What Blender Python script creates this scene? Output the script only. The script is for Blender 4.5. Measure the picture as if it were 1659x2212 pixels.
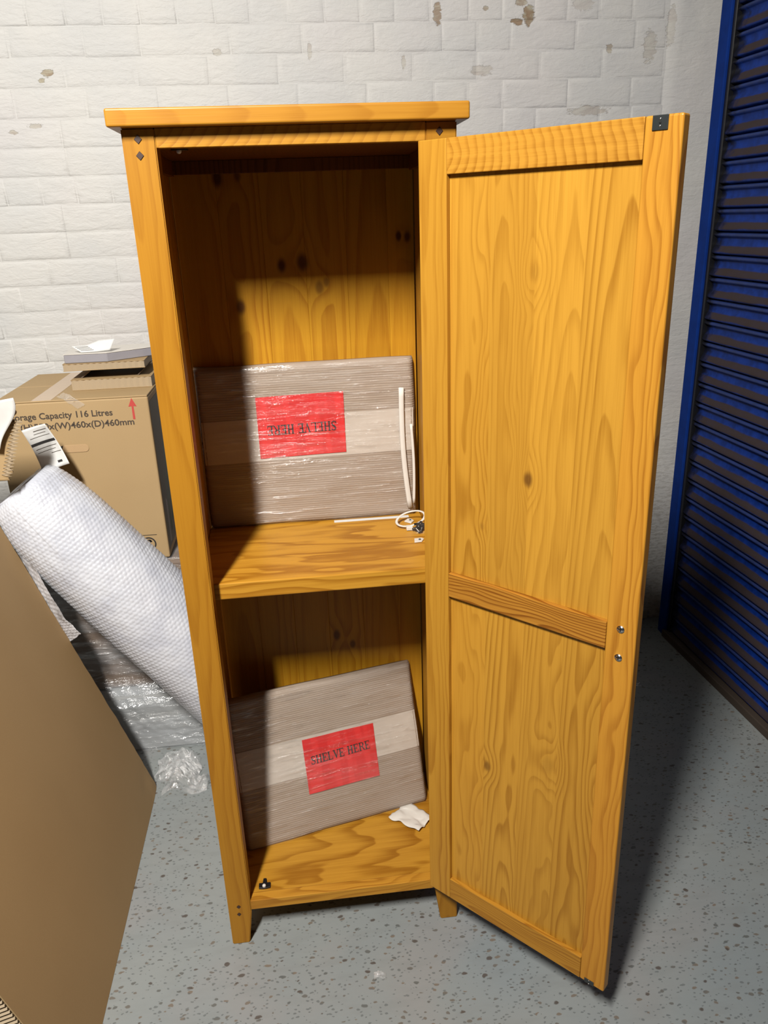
import bpy, bmesh, math, random
from mathutils import Vector, Matrix, noise
random.seed(7)
R = math.radians
scene = bpy.context.scene
for o in list(bpy.data.objects): bpy.data.objects.remove(o)
C = scene.collection

# ---------------- camera ----------------
F_PX, CW = 1683.95, 1659
cpos = Vector((.2334, -1.2988, 1.4838)); yaw, pit, rol = .1027, -.3628, -.0359
Fw = Vector((math.sin(yaw)*math.cos(pit), math.cos(yaw)*math.cos(pit), math.sin(pit)))
Rt = Fw.cross(Vector((0, 0, 1))).normalized(); Up = Rt.cross(Fw)
R2 = Rt*math.cos(rol)+Up*math.sin(rol); U2 = Up*math.cos(rol)-Rt*math.sin(rol)
cam = bpy.data.objects.new('camera', bpy.data.cameras.new('camera')); C.objects.link(cam)
m3 = Matrix((R2, U2, -Fw)).transposed()
cam.matrix_world = Matrix.Translation(cpos) @ m3.to_4x4()
cam.data.sensor_fit = 'HORIZONTAL'; cam.data.sensor_width = 36; cam.data.lens = 36*F_PX/CW
cam.data.clip_start = .05
scene.camera = cam
# ---------------- world, lamps, exposure ----------------
w = bpy.data.worlds.new('world'); scene.world = w; w.use_nodes = True
w.node_tree.nodes['Background'].inputs[0].default_value = (.92, .96, 1, 1)
w.node_tree.nodes['Background'].inputs[1].default_value = .028
scene.view_settings.view_transform = 'Standard'; scene.view_settings.look = 'None'
scene.view_settings.gamma = 1; scene.view_settings.exposure = 0; scene.view_settings.use_curve_mapping = False
def area(name, loc, target, sx, sy, power, col):
    l = bpy.data.lights.new(name, 'AREA'); l.shape = 'RECTANGLE'; l.size = sx; l.size_y = sy; l.energy = power; l.color = col
    o = bpy.data.objects.new(name, l); C.objects.link(o)
    d = (Vector(target)-Vector(loc)).normalized()
    z = -d; y = Vector((0, 0, 1)); x = y.cross(z).normalized(); y = z.cross(x)
    o.matrix_world = Matrix.Translation(loc) @ Matrix((x, y, z)).transposed().to_4x4()
    return o
# tube lamp overhead, end-on to the cupboard
lamp = area('ceiling_lamp', (-.38, -1.66, 2.9), (-.66, .6, .9), .10, .52, 122, (1, .962, .905)); lamp.data.spread = R(150)

# ---------------- helpers ----------------
def tag(o, label=None, cat=None, group=None, kind=None):
    if label: o['label'] = label
    if cat: o['category'] = cat
    if group: o['group'] = group
    if kind: o['kind'] = kind
    return o
def thing(name, label, cat, loc=(0, 0, 0), rot=(0, 0, 0), group=None):
    o = bpy.data.objects.new(name, None); C.objects.link(o); o.location = loc; o.rotation_euler = rot
    o.empty_display_size = .05
    return tag(o, label, cat, group)
def link(name, me, mat=None, parent=None, seed=None, smooth=False):
    o = bpy.data.objects.new(name, me); C.objects.link(o)
    if mat is not None and not me.materials: me.materials.append(mat)
    if parent is not None: o.parent = parent
    if seed is not None: o['seed'] = float(seed)
    if smooth:
        for p in me.polygons: p.use_smooth = True
    return o
def mesh(name, vs, fs):
    me = bpy.data.meshes.new(name); me.from_pydata([tuple(v) for v in vs], [], fs); me.update(); return me
def boxbm(bm, a, b, bev=0, seg=2, M=None):
    a = Vector(a); b = Vector(b)
    r = bmesh.ops.create_cube(bm, size=1)
    for v in r['verts']:
        v.co = Vector(((a[i]+b[i])/2+v.co[i]*(b[i]-a[i]) for i in range(3)))
        if M: v.co = M @ v.co
    if bev:
        es = {e for v in r['verts'] for e in v.link_edges}
        bmesh.ops.bevel(bm, geom=list(es), offset=bev, segments=seg, affect='EDGES', profile=.5)
def box(name, a, b, mat, parent=None, bev=.0015, seed=None, seg=2, M=None):
    bm = bmesh.new(); boxbm(bm, a, b, bev, seg, M)
    me = bpy.data.meshes.new(name); bm.to_mesh(me); bm.free()
    return link(name, me, mat, parent, seed)
def prism(name, pts, axis, d0, d1, mat, parent=None, bev=.001, seed=None):
    """polygon pts in the two other axes, extruded from d0 to d1 along axis"""
    bm = bmesh.new()
    def co(p, d):
        return {'x': (d, p[0], p[1]), 'y': (p[0], d, p[1]), 'z': (p[0], p[1], d)}[axis]
    v0 = [bm.verts.new(co(p, d0)) for p in pts]; v1 = [bm.verts.new(co(p, d1)) for p in pts]
    bm.faces.new(v0); bm.faces.new(list(reversed(v1)))
    n = len(pts)
    for i in range(n): bm.faces.new([v0[i], v1[i], v1[(i+1) % n], v0[(i+1) % n]])
    bmesh.ops.recalc_face_normals(bm, faces=bm.faces)
    if bev: bmesh.ops.bevel(bm, geom=list(bm.edges), offset=bev, segments=1, affect='EDGES')
    me = bpy.data.meshes.new(name); bm.to_mesh(me); bm.free()
    return link(name, me, mat, parent, seed)
def tube(name, path, r, mat, parent=None, n=8, flat=1.0, closed=False):
    vs = []; fs = []; m = len(path); P = [Vector(p) for p in path]
    for i, p in enumerate(P):
        a = P[(i-1) % m] if (closed or i > 0) else p; b = P[(i+1) % m] if (closed or i < m-1) else p
        t = (b-a).normalized(); u = t.cross(Vector((0, 0, 1)))
        if abs(t.z) > .93: u = t.cross(Vector((0, 1, 0)))
        u.normalize(); v = t.cross(u)
        rr = r[i] if isinstance(r, (list, tuple)) else r
        for k in range(n):
            an = 2*math.pi*k/n
            vs.append(p+u*math.cos(an)*rr+v*math.sin(an)*rr*flat)
    for i in range(m if closed else m-1):
        for k in range(n):
            j = (i+1) % m
            fs.append((i*n+k, i*n+(k+1) % n, j*n+(k+1) % n, j*n+k))
    if not closed:
        fs.append(tuple(range(n))[::-1]); fs.append(tuple((m-1)*n+k for k in range(n)))
    return link(name, mesh(name, vs, fs), mat, parent, smooth=True)
def grid(name, fn, nu, nv, mat, parent=None, smooth=True, thick=0):
    vs = [fn(i/nu, j/nv) for j in range(nv+1) for i in range(nu+1)]
    fs = [(j*(nu+1)+i, j*(nu+1)+i+1, (j+1)*(nu+1)+i+1, (j+1)*(nu+1)+i) for j in range(nv) for i in range(nu)]
    o = link(name, mesh(name, vs, fs), mat, parent, smooth=smooth)
    if thick:
        s = o.modifiers.new('s', 'SOLIDIFY'); s.thickness = thick; s.offset = 0
    return o
def blob(name, c, r, mat, parent=None, sub=2, sq=(1, 1, 1)):
    bm = bmesh.new(); bmesh.ops.create_icosphere(bm, subdivisions=sub, radius=r)
    for v in bm.verts: v.co = Vector((v.co.x*sq[0]+c[0], v.co.y*sq[1]+c[1], v.co.z*sq[2]+c[2]))
    me = bpy.data.meshes.new(name); bm.to_mesh(me); bm.free()
    return link(name, me, mat, parent, smooth=True)
def text_mesh(name, body, size, M, mat, parent, depth=.0002, width=1.0, bold=0):
    cu = bpy.data.curves.new(name, 'FONT'); cu.body = body; cu.size = size; cu.extrude = depth; cu.offset = bold
    cu.resolution_u = 3
    t = bpy.data.objects.new('tmp', cu); C.objects.link(t)
    bpy.context.view_layer.update()
    me = bpy.data.meshes.new_from_object(t.evaluated_get(bpy.context.evaluated_depsgraph_get()))
    bpy.data.objects.remove(t)
    sx = width/max(v.co.x for v in me.vertices)
    for v in me.vertices: v.co = M @ Vector((v.co.x*sx, v.co.y, v.co.z))
    me.materials.clear()
    return link(name, me, mat, parent)

# ---------------- materials ----------------
class NT:
    """tiny expression helper on a node tree"""
    def __init__(s, name):
        s.m = bpy.data.materials.new(name); s.m.use_nodes = True; s.t = s.m.node_tree; s.n = s.t.nodes; s.l = s.t.links
        s.b = s.n['Principled BSDF']; s.out = s.n['Material Output']
    def new(s, k, **kw):
        x = s.n.new(k)
        for a, v in kw.items(): setattr(x, a, v)
        return x
    def put(s, sock, v):
        if isinstance(v, bpy.types.NodeSocket): s.l.new(v, sock)
        elif v is not None: sock.default_value = v
    def m_(s, op, a, b=None, c=None, clamp=False):
        x = s.new('ShaderNodeMath', operation=op, use_clamp=clamp)
        for i, v in enumerate((a, b, c)):
            if v is not None: s.put(x.inputs[i], v)
        return x.outputs[0]
    def add(s, a, b): return s.m_('ADD', a, b)
    def sub(s, a, b): return s.m_('SUBTRACT', a, b)
    def mul(s, a, b): return s.m_('MULTIPLY', a, b)
    def pos(s, obj=True):
        return s.new('ShaderNodeTexCoord').outputs['Object'] if obj else s.new('ShaderNodeNewGeometry').outputs['Position']
    def xyz(s, v):
        x = s.new('ShaderNodeSeparateXYZ'); s.put(x.inputs[0], v); return x.outputs
    def comb(s, x, y, z):
        c = s.new('ShaderNodeCombineXYZ')
        for i, v in enumerate((x, y, z)): s.put(c.inputs[i], v)
        return c.outputs[0]
    def scale(s, v, k):
        x = s.new('ShaderNodeVectorMath', operation='MULTIPLY'); s.put(x.inputs[0], v); x.inputs[1].default_value = k; return x.outputs[0]
    def noise(s, v, sc=5, det=3, ro=.5, dist=0, col=False):
        x = s.new('ShaderNodeTexNoise'); s.put(x.inputs['Vector'], v); x.inputs['Scale'].default_value = sc
        x.inputs['Detail'].default_value = det; x.inputs['Roughness'].default_value = ro; x.inputs['Distortion'].default_value = dist
        return x.outputs[1 if col else 0]
    def voro(s, v, sc=5, rnd=1, out='Distance'):
        x = s.new('ShaderNodeTexVoronoi'); s.put(x.inputs['Vector'], v); x.inputs['Scale'].default_value = sc
        x.inputs['Randomness'].default_value = rnd; return x.outputs[out]
    def ss(s, v, a, b, lo=0., hi=1.):
        x = s.new('ShaderNodeMapRange', interpolation_type='SMOOTHSTEP'); s.put(x.inputs[0], v)
        for i, q in enumerate((a, b, lo, hi)): s.put(x.inputs[i+1], q)
        return x.outputs[0]
    def mix(s, f, a, b, mode='MIX'):
        x = s.new('ShaderNodeMix', data_type='RGBA', blend_type=mode)
        s.put(x.inputs[0], f)
        for sock, v in ((x.inputs[6], a), (x.inputs[7], b)):
            if isinstance(v, tuple): v = (*v, 1) if len(v) == 3 else v
            s.put(sock, v)
        return x.outputs[2]
    def seed(s):
        return s.new('ShaderNodeAttribute', attribute_type='OBJECT', attribute_name='seed').outputs['Fac']
    def bump(s, h, strength=.3, dist=.01, prev=None):
        x = s.new('ShaderNodeBump'); s.put(x.inputs['Height'], h); x.inputs['Strength'].default_value = strength
        x.inputs['Distance'].default_value = dist
        if prev is not None: s.put(x.inputs['Normal'], prev)
        return x.outputs[0]
    def done(s, col=None, rough=None, normal=None, **kw):
        if col is not None: s.put(s.b.inputs['Base Color'], (*col, 1) if isinstance(col, tuple) and len(col) == 3 else col)
        if rough is not None: s.put(s.b.inputs['Roughness'], rough)
        if normal is not None: s.put(s.b.inputs['Normal'], normal)
        for k, v in kw.items(): s.put(s.b.inputs[k.replace('_', ' ')], v)
        return s.m

def wood(name, axis='z', light=(.70, .335, .07), dark=(.40, .165, .022), rings=170, tilt=.055, knots=(), contrast=1., rough=.4, w0=.075, warp=.014, spec=.22):
    """axis: along the grain. knots: (across x, along z, radius, darkness)"""
    t = NT(name); X, Y, Z = t.xyz(t.pos())[:3]
    a, u, v = {'z': (Z, X, Y), 'x': (X, Z, Y), 'y': (Y, X, Z)}[axis]
    sd = t.seed(); off = t.mul(sd, 7.31)
    uc = t.sub(u, t.new('ShaderNodeAttribute', attribute_type='OBJECT', attribute_name='mid_'+{'z': 'x', 'x': 'z', 'y': 'x'}[axis]).outputs['Fac'])
    pv = t.comb(t.add(u, off), t.add(v, off), a)
    n1 = t.sub(t.noise(t.scale(pv, (7, 7, 1.6)), 1, 3, .55), .5)
    n2 = t.sub(t.noise(t.scale(pv, (30, 30, 3.2)), 1, 2, .5), .5)
    s1 = t.sub(t.m_('FRACT', t.mul(sd, 3.37)), .5)
    s2 = t.m_('FRACT', t.mul(sd, 5.71))
    ud = t.add(t.sub(uc, t.mul(s1, .045)), t.add(t.mul(n1, warp*3.2), t.mul(n2, .004)))
    # w0 drops by tilt along the board -> cathedral arches; direction depends on the seed
    wd = t.add(t.add(w0*.35, t.mul(s2, w0)), t.add(t.mul(t.mul(a, t.add(s1, .35)), tilt*1.7), t.mul(n1, warp*1.5)))
    rr = t.m_('SQRT', t.add(t.mul(ud, ud), t.mul(wd, wd)))
    kd = None; kring = None
    for (kx, kz, kr, kk) in knots:
        du = t.sub(u, kx); da = t.mul(t.sub(a, kz), .62)
        d = t.m_('SQRT', t.add(t.mul(du, du), t.mul(da, da)))
        d = t.add(d, t.mul(n2, .006))
        rr = t.add(rr, t.mul(t.ss(d, 0., kr*4.5, 1., 0.), kr*1.1))
        msk = t.mul(t.ss(d, kr*.35, kr*1.25, 1., 0.), kk)
        kd = msk if kd is None else t.m_('MAXIMUM', kd, msk)
    q = t.m_('FRACT', t.mul(rr, rings))
    ring = t.m_('MULTIPLY', t.m_('POWER', t.ss(q, .15, .90), 2.2), t.ss(q, .91, 1., 1., 0.))
    soft = t.ss(t.noise(t.scale(pv, (5, 5, .9)), 1, 2), .35, .68)
    fib = t.noise(t.scale(pv, (420, 420, 9)), 1, 2, .6)
    fib2 = t.noise(t.scale(pv, (120, 120, 4)), 1, 2, .6)
    pore = t.ss(t.noise(t.scale(pv, (900, 900, 26)), 1, 1), .62, .74)
    f = t.mul(ring, t.add(.5, t.mul(soft, .55)))
    f = t.add(f, t.mul(t.sub(fib, .5), 1.05)); f = t.add(t.add(f, .10), t.mul(t.sub(fib2, .5), .9))
    f = t.add(f, t.mul(t.mul(pore, t.add(.25, ring)), .22))
    f = t.m_('MULTIPLY', f, contrast, clamp=True)
    col = t.mix(f, light, dark)
    tint = t.noise(t.scale(pv, (3, 3, .8)), 1, 2)
    col = t.mix(t.ss(tint, .3, .75, 0., .28), col, (light[0]*.86, light[1]*.72, light[2]*.5))
    sv = t.add(.93, t.mul(s2, .13))
    hs = t.new('ShaderNodeHueSaturation'); t.put(hs.inputs['Value'], sv); t.put(hs.inputs['Color'], col); col = hs.outputs[0]
    if kd is not None: col = t.mix(kd, col, (.075, .022, .006))
    nb = t.bump(t.add(t.mul(fib, .5), t.mul(ring, -.35)), .12, .0015)
    return t.done(col, rough, nb, Specular_IOR_Level=spec)

OAK_L, OAK_D = (.42, .202, .020), (.27, .100, .006)
oak_post = wood('oak_post', 'z', (.33, .152, .0125), (.20, .072, .004), rings=170, w0=.07, contrast=.55, warp=.014)
oak_z = wood('oak_upright', 'z', (.46, .225, .025), (.28, .108, .008), rings=170, w0=.07, contrast=.62, warp=.014)
oak_x = wood('oak_cross', 'x', (.37, .172, .017), (.23, .084, .005), rings=170, w0=.05, tilt=.12, contrast=.65)
oak_rail = wood('oak_rail', 'x', (.42, .20, .022), (.22, .080, .006), rings=190, w0=.035, tilt=.25, contrast=.75, warp=.03)
oak_end = wood('oak_shelf_edge', 'x', (.44, .22, .024), (.24, .094, .006), rings=230, w0=.05, tilt=.06, contrast=.85)
oak_panel = wood('oak_panel', 'z', (.49, .245, .029), (.28, .115, .009), rings=210, w0=.06, tilt=.022, contrast=.66, warp=.030,
                 knots=((.203, 1.085, .009, .75), (.118, .985, .006, .25), (.137, .497, .008, .6), (.205, 1.40, .010, .12), (.262, .56, .012, .15)))
pine = wood('pine_boards', 'z', (.44, .215, .014), (.26, .09, .004), rings=85, w0=.045, tilt=.03, contrast=.62, warp=.016, rough=.42,
            knots=((.215, 1.398, .011, .97), (.256, 1.402, .013, .9), (.288, 1.352, .009, .6), (.303, 1.362, .007, .55), (.127, 1.321, .011, .9),
                   (.453, 1.445, .006, .97), (.470, 1.443, .008, .9), (.279, .548, .009, .8), (.316, .520, .007, .75), (.105, 1.562, .012, .95), (.143, 1.565, .008, .7)))
wood_dark = wood('dark_inside', 'z', (.16, .055, .008), (.09, .03, .004), rings=150)  # darker brown than the oak, for ceiling board and inner top rails

def plain(name, col, rough=.5, **kw):
    t = NT(name); n = t.noise(t.pos(), 60, 3)
    c = t.mix(t.ss(n, .3, .7, 0., .12), col, tuple(x*.7 for x in col))
    return t.done(c, rough, t.bump(n, .05, .001), **kw)
peg_m = plain('dark_peg', (.035, .014, .008), .45)
black = plain('black_plastic', (.008, .008, .009), .3)
hole_m = plain('dark_recess', (.004, .004, .004), .8)
grey_metal = plain('dark_metal_plate', (.05, .055, .055), .35, Metallic=.6)
steel = plain('bright_steel', (.75, .73, .7), .22, Metallic=1.)
white_pl = plain('white_plastic', (.58, .55, .50), .35)
paper = plain('white_paper', (.58, .58, .565), .7)
ink = plain('black_print', (.02, .018, .018), .7)
ink_soft = plain('worn_black_print', (.055, .04, .028), .8)
ink_red = plain('red_print', (.42, .05, .04), .8)
foam = plain('grey_carton_board', (.25, .24, .262), .6)
tissue_m = plain('foam_tissue', (.58, .55, .50), .8)

def card(name, col, flute=None, flute_k=0.25, sc=420):
    t = NT(name); P = t.pos(); X, Y, Z = t.xyz(P)[:3]
    n = t.noise(t.scale(P, (3, 3, 3)), 1, 4); f = t.noise(P, 500, 2)
    c = t.mix(t.ss(n, .3, .7, 0., .35), col, (col[0]*.8, col[1]*.76, col[2]*.7))
    c = t.mix(t.ss(f, .2, .8, 0., .12), c, (col[0]*.55, col[1]*.5, col[2]*.45))
    h = f
    if flute:
        ax = {'x': X, 'y': Y, 'z': Z}[flute]
        h = t.m_('SINE', t.mul(ax, sc))
        c = t.mix(t.ss(h, -1., 1., flute_k, 0.), c, (col[0]*.5, col[1]*.45, col[2]*.38))
    return t.done(c, .75, t.bump(h, .25 if flute else .06, .001))
card_m = card('carton_board', (.37, .255, .125))
card_dk = card('flat_pack_board', (.36, .235, .105))
card_flute = card('corrugated_edge', (.46, .34, .21), 'x', .55, 520)
card_flute_z = card('corrugated_end', (.50, .38, .24), 'z', .95, 700)
card_pk = card('packed_shelf_board', (.30, .235, .18), 'z', .10, 1300)
pack_m = card('wrapped_pack_board', (.17, .125, .095))
grey_board = card('grey_pack_base', (.30, .31, .315))
tape_m = plain('pale_parcel_tape', (.47, .41, .35), .35)
tape2_m = plain('clear_brown_tape', (.50, .37, .25), .25)
label_red = NT('red_sticker'); 
_n = label_red.noise(label_red.scale(label_red.pos(), (40, 40, 6)), 1, 2)
label_red = label_red.done(label_red.mix(label_red.ss(_n, .45, .55, 0., .35), (.58, .032, .03), (.40, .009, .009)), .35)
navy = NT('navy_paint'); _n = navy.noise(navy.pos(), 25, 4)
navy = navy.done(navy.mix(navy.ss(_n, .3, .75, 0., .4), (.006, .030, .19), (.005, .018, .10)), .6, Specular_IOR_Level=.03)

def slat_material():
    t = NT('shutter_slat_paint'); P = t.pos(); X, Y, Z = t.xyz(P)[:3]; sd = t.mul(t.seed(), 5.13)
    pv = t.comb(t.add(X, sd), Y, t.add(Z, sd))
    n = t.noise(t.scale(pv, (9, 9, 60)), 1, 4, .6); nb = t.noise(pv, 34, 4, .6)
    # dust settled on the lower lip of each slat (local z from -.0655 to 0)
    e = t.add(Z, t.mul(t.sub(n, .5), .012))
    dust = t.mul(t.ss(e, -.034, -.039), t.ss(e, -.059, -.054))
    left = t.ss(t.add(Y, t.mul(t.sub(nb, .5), .10)), 1.085, 1.03)      # dust fades out by the guide rail
    dark_end = t.ss(t.add(Y, t.mul(t.sub(nb, .5), .09)), 1.03, 1.075)  # slat ends turn black towards the guide rail
    ridge = t.ss(Z, -.012, -.006)
    base = t.mix(t.ss(nb, .3, .7), (.006, .032, .22), (.004, .020, .13))
    base = t.mix(t.mul(ridge, .5), base, (.04, .05, .085))
    c = t.mix(t.mul(t.mul(dust, left), .9), base, (.046, .032, .019))
    c = t.mix(t.mul(dark_end, .93), c, (.006, .006, .008))
    return t.done(c, t.ss(dust, 0., 1., .42, .8), t.bump(nb, .1, .001), Specular_IOR_Level=.12)
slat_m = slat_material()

def film_material(name, white=.10, gloss=.16, scale=(6, 6, 60), strength=.8, rough=.13, tint=(.9, .9, .9), dist=.004):
    t = NT(name); t.n.remove(t.b)
    P = t.pos(); n = t.noise(t.scale(P, scale), 1, 5, .65, 1.2)
    n2 = t.noise(t.scale(P, tuple(s*.25 for s in scale)), 1, 3, .6, .6)
    h = t.add(n, t.mul(n2, 1.5)); b = t.bump(h, strength, dist)
    g = t.new('ShaderNodeBsdfGlossy'); g.inputs['Color'].default_value = (1, 1, 1, 1); g.inputs['Roughness'].default_value = rough; t.l.new(b, g.inputs['Normal'])
    d = t.new('ShaderNodeBsdfDiffuse'); d.inputs['Color'].default_value = (*tint, 1); t.l.new(b, d.inputs['Normal'])
    tr = t.new('ShaderNodeBsdfTransparent')
    m1 = t.new('ShaderNodeMixShader'); t.put(m1.inputs[0], t.mul(t.ss(n2, .3, .75), white)); t.l.new(tr.outputs[0], m1.inputs[1]); t.l.new(d.outputs[0], m1.inputs[2])
    m2 = t.new('ShaderNodeMixShader'); t.put(m2.inputs[0], t.mul(t.ss(n, .46, .72, .10, 1.), gloss)); t.l.new(m1.outputs[0], m2.inputs[1]); t.l.new(g.outputs[0], m2.inputs[2])
    t.l.new(m2.outputs[0], t.out.inputs[0])
    return t.m
film_m = film_material('stretch_film', .06, .21, (9, 9, 90), 1., .16)
film2_m = film_material('loose_stretch_film', .35, .3, (26, 26, 26), 1., .14, dist=.006)
film3_m = film_material('draped_film', .30, .3, (7, 7, 45), 1., .16, tint=(.75, .8, .85), dist=.008)

def bubble_material():
    t = NT('bubble_wrap_film'); P = t.pos(); n = t.noise(P, 14, 4)
    c = t.mix(t.ss(n, .35, .7), (.53, .55, .60), (.44, .46, .52))
    return t.done(c, .28, t.bump(t.noise(P, 90, 3), .25, .003), Specular_IOR_Level=.6, Coat_Weight=.4, Coat_Roughness=.15, Subsurface_Weight=.0)
bubble_m = bubble_material()
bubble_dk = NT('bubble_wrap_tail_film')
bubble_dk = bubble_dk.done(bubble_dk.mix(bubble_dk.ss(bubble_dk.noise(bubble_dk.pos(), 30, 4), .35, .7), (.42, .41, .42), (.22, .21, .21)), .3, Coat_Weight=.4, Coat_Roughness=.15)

def wall_material():
    t = NT('white_painted_brick'); P = t.pos(False); X, Y, Z = t.xyz(P)[:3]
    n = t.noise(t.scale(P, (5, 5, 5)), 1, 4); fine = t.noise(t.scale(P, (45, 45, 110)), 1, 5, .65, .4); mid = t.noise(t.scale(P, (14, 14, 42)), 1, 4, .6, .8)
    c = t.mix(t.ss(n, .35, .7), (.52, .51, .485), (.485, .482, .468))
    c = t.mix(t.ss(t.noise(P, 2.2, 2), .45, .7, 0., .5), c, (.515, .487, .48))
    # bare spots where the paint has come off: (x, z, rx, rz)
    spots = None
    for sx, sz, rx, rz, k in ((.966, 2.012, .016, .024, 1), (.935, 1.995, .018, .010, 1), (.700, 2.018, .012, .026, .85), (-.400, 1.886, .016, .010, 1), (-.418, 1.868, .008, .007, 1),
                              (.84, 2.03, .008, .006, .8), (.945, 2.045, .018, .012, .8), (1.215, 1.925, .010, .012, .7), (1.13, 2.04, .03, .02, .25),
                              (-.52, 1.74, .012, .006, .6), (-.455, 1.755, .02, .006, .5), (.07, 1.93, .012, .008, .4), (.33, 1.93, .006, .02, .35), (.60, 1.90, .006, .02, .4),
                              (.83, 1.873, .03, .014, .35), (1.16, 1.76, .06, .012, .4), (1.34, 1.93, .02, .04, .35), (1.4, 1.98, .012, .05, .3), (1.42, 1.7, .02, .04, .3)):
        dx = t.mul(t.sub(X, sx), 1/rx); dz = t.mul(t.sub(Z, sz), 1/rz)
        d = t.add(t.m_('SQRT', t.add(t.mul(dx, dx), t.mul(dz, dz))), t.mul(t.sub(fine, .5), 2.2))
        mk = t.mul(t.ss(d, .9, 1.1, 1., 0.), k)
        spots = mk if spots is None else t.m_('MAXIMUM', spots, mk)
    sc = t.voro(t.add_vec(P, t.noise(P, 20, 2, col=True), .05) if hasattr(t, 'add_vec') else P, 9)
    pits = t.mul(t.ss(fine, .69, .735), t.ss(t.noise(P, 5.5, 3), .5, .62))
    c = t.mix(t.mul(pits, .6), c, (.30, .27, .22))
    c = t.mix(spots, c, t.mix(t.ss(mid, .4, .6), (.24, .17, .11), (.36, .33, .25)))
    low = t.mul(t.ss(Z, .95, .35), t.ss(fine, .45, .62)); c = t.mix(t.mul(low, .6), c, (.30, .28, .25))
    h = t.add(t.mul(mid, 1.), t.add(t.mul(fine, .55), t.mul(spots, -.8)))
    return t.done(c, .55, t.bump(h, .55, .0055), Specular_IOR_Level=.25)
wall_m = wall_material()

def floor_material():
    t = NT('grey_flecked_floor'); P = t.pos(False)
    wob = t.noise(P, 55, 3, col=True)
    vm = t.new('ShaderNodeVectorMath', operation='MULTIPLY_ADD'); t.put(vm.inputs[0], wob); vm.inputs[1].default_value = (.014, .010, 0); t.put(vm.inputs[2], P); Q = vm.outputs[0]
    def flecks(sc, thr, dens, rot):
        mp = t.new('ShaderNodeMapping'); mp.inputs['Rotation'].default_value = (0, 0, rot); mp.inputs['Scale'].default_value = (.75, 1.25, 1); t.put(mp.inputs[0], Q)
        v = t.new('ShaderNodeTexVoronoi', voronoi_dimensions='2D'); t.put(v.inputs['Vector'], mp.outputs[0]); v.inputs['Scale'].default_value = sc
        cr = t.xyz(v.outputs['Color'])
        size = t.mul(t.ss(cr[0], 1-dens, 1., .35, 1.), thr)
        on = t.m_('GREATER_THAN', cr[0], 1-dens)
        return t.mul(t.ss(t.sub(v.outputs['Distance'], size), -.05, .05, 1., 0.), on), cr[1]
    a, ca = flecks(60, .26, .30, .3); b, cb = flecks(115, .29, .38, 1.1); d, cd = flecks(40, .20, .12, 2.)
    big = t.noise(P, 2.6, 4); st = t.noise(t.scale(P, (10, 34, 1)), 1, 4)
    c = t.mix(t.ss(big, .35, .7), (.240, .256, .250), (.215, .240, .245))
    c = t.mix(t.ss(t.noise(P, 3.4, 2), .5, .7, 0., .6), c, (.248, .243, .238))
    c = t.mix(t.ss(st, .45, .7, 0., .3), c, (.18, .19, .185))
    fc = t.mix(ca, (.09, .095, .09), (.16, .12, .085))
    c = t.mix(t.mul(a, .85), c, fc); c = t.mix(t.mul(b, .7), c, (.10, .11, .11)); c = t.mix(t.mul(d, .9), c, (.075, .06, .05))
    nb = t.bump(t.add(t.noise(P, 60, 3), t.mul(t.add(a, d), -.4)), .12, .002)
    return t.done(c, t.ss(st, .3, .7, .38, .55), nb, Specular_IOR_Level=.4)
floor_m = floor_material()

# ================= SETTING =================
WY = 1.25
tag(box('floor', (-3, -3.2, -.1), (1.9, WY+.1, 0), floor_m, None, 0), kind='structure')
wall = tag(box('wall_back', (-3, WY, 0), (1.9, WY+.1, 2.75), wall_m, None, 0), kind='structure')
tag(box('wall_right', (1.76, -3.2, 0), (1.9, WY+.1, 2.75), navy, None, 0), kind='structure')
def brick_verts(L, H, j, rnd):
    """rounded painted brick face standing proud of the mortar; origin lower left"""
    rings = []
    for inset, dep in ((j*.1, .001), (j*.55, -.0006), (j*1.4, -.0017), (j*3.2, -.0021)):
        ring = [(inset, inset), (L*.5, inset*1.02), (L-inset, inset), (L-inset, H-inset), (L*.5, H-inset), (inset, H-inset)]
        rings.append([Vector((x+rnd.uniform(-.0012, .0012), dep+rnd.uniform(-.0005, .0005), z+rnd.uniform(-.0012, .0012))) for x, z in ring])
    vs = [v for r_ in rings for v in r_]; fs = []
    for k in range(3):
        for i in range(6):
            a = k*6+i; b = k*6+(i+1) % 6; fs.append((a, b, b+6, a+6))
    fs += [(18, 19, 22, 23), (19, 20, 21, 22)]
    return vs, fs
bmeshes = {}
def brick_mesh(L, k):
    key = (round(L, 3), k)
    if key not in bmeshes:
        vs, fs = brick_verts(L, .0755, .0052, random.Random(hash(key) % 999+k)); me = mesh('brick', vs, fs); me.materials.append(wall_m)
        for p in me.polygons: p.use_smooth = True
        bmeshes[key] = me
    return bmeshes[key]
given = {0: [-.03, .073, .168, .274, .378, .48, .575, .68, .791, .89, .985, 1.082, 1.18, 1.28, 1.38], 1: [-.49, -.291, -.139, .11, .31, .517, .714, .816, .915, 1.113, 1.293, 1.39],
         2: [.04, .236, .43, .625, .816, 1.005, 1.196, 1.39], 3: [.09, .29, .49, .688, .79, .894, 1.093, 1.291, 1.39]}
rest_v = []; rest_f = []
XR = 1.395; nb = 0
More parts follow.
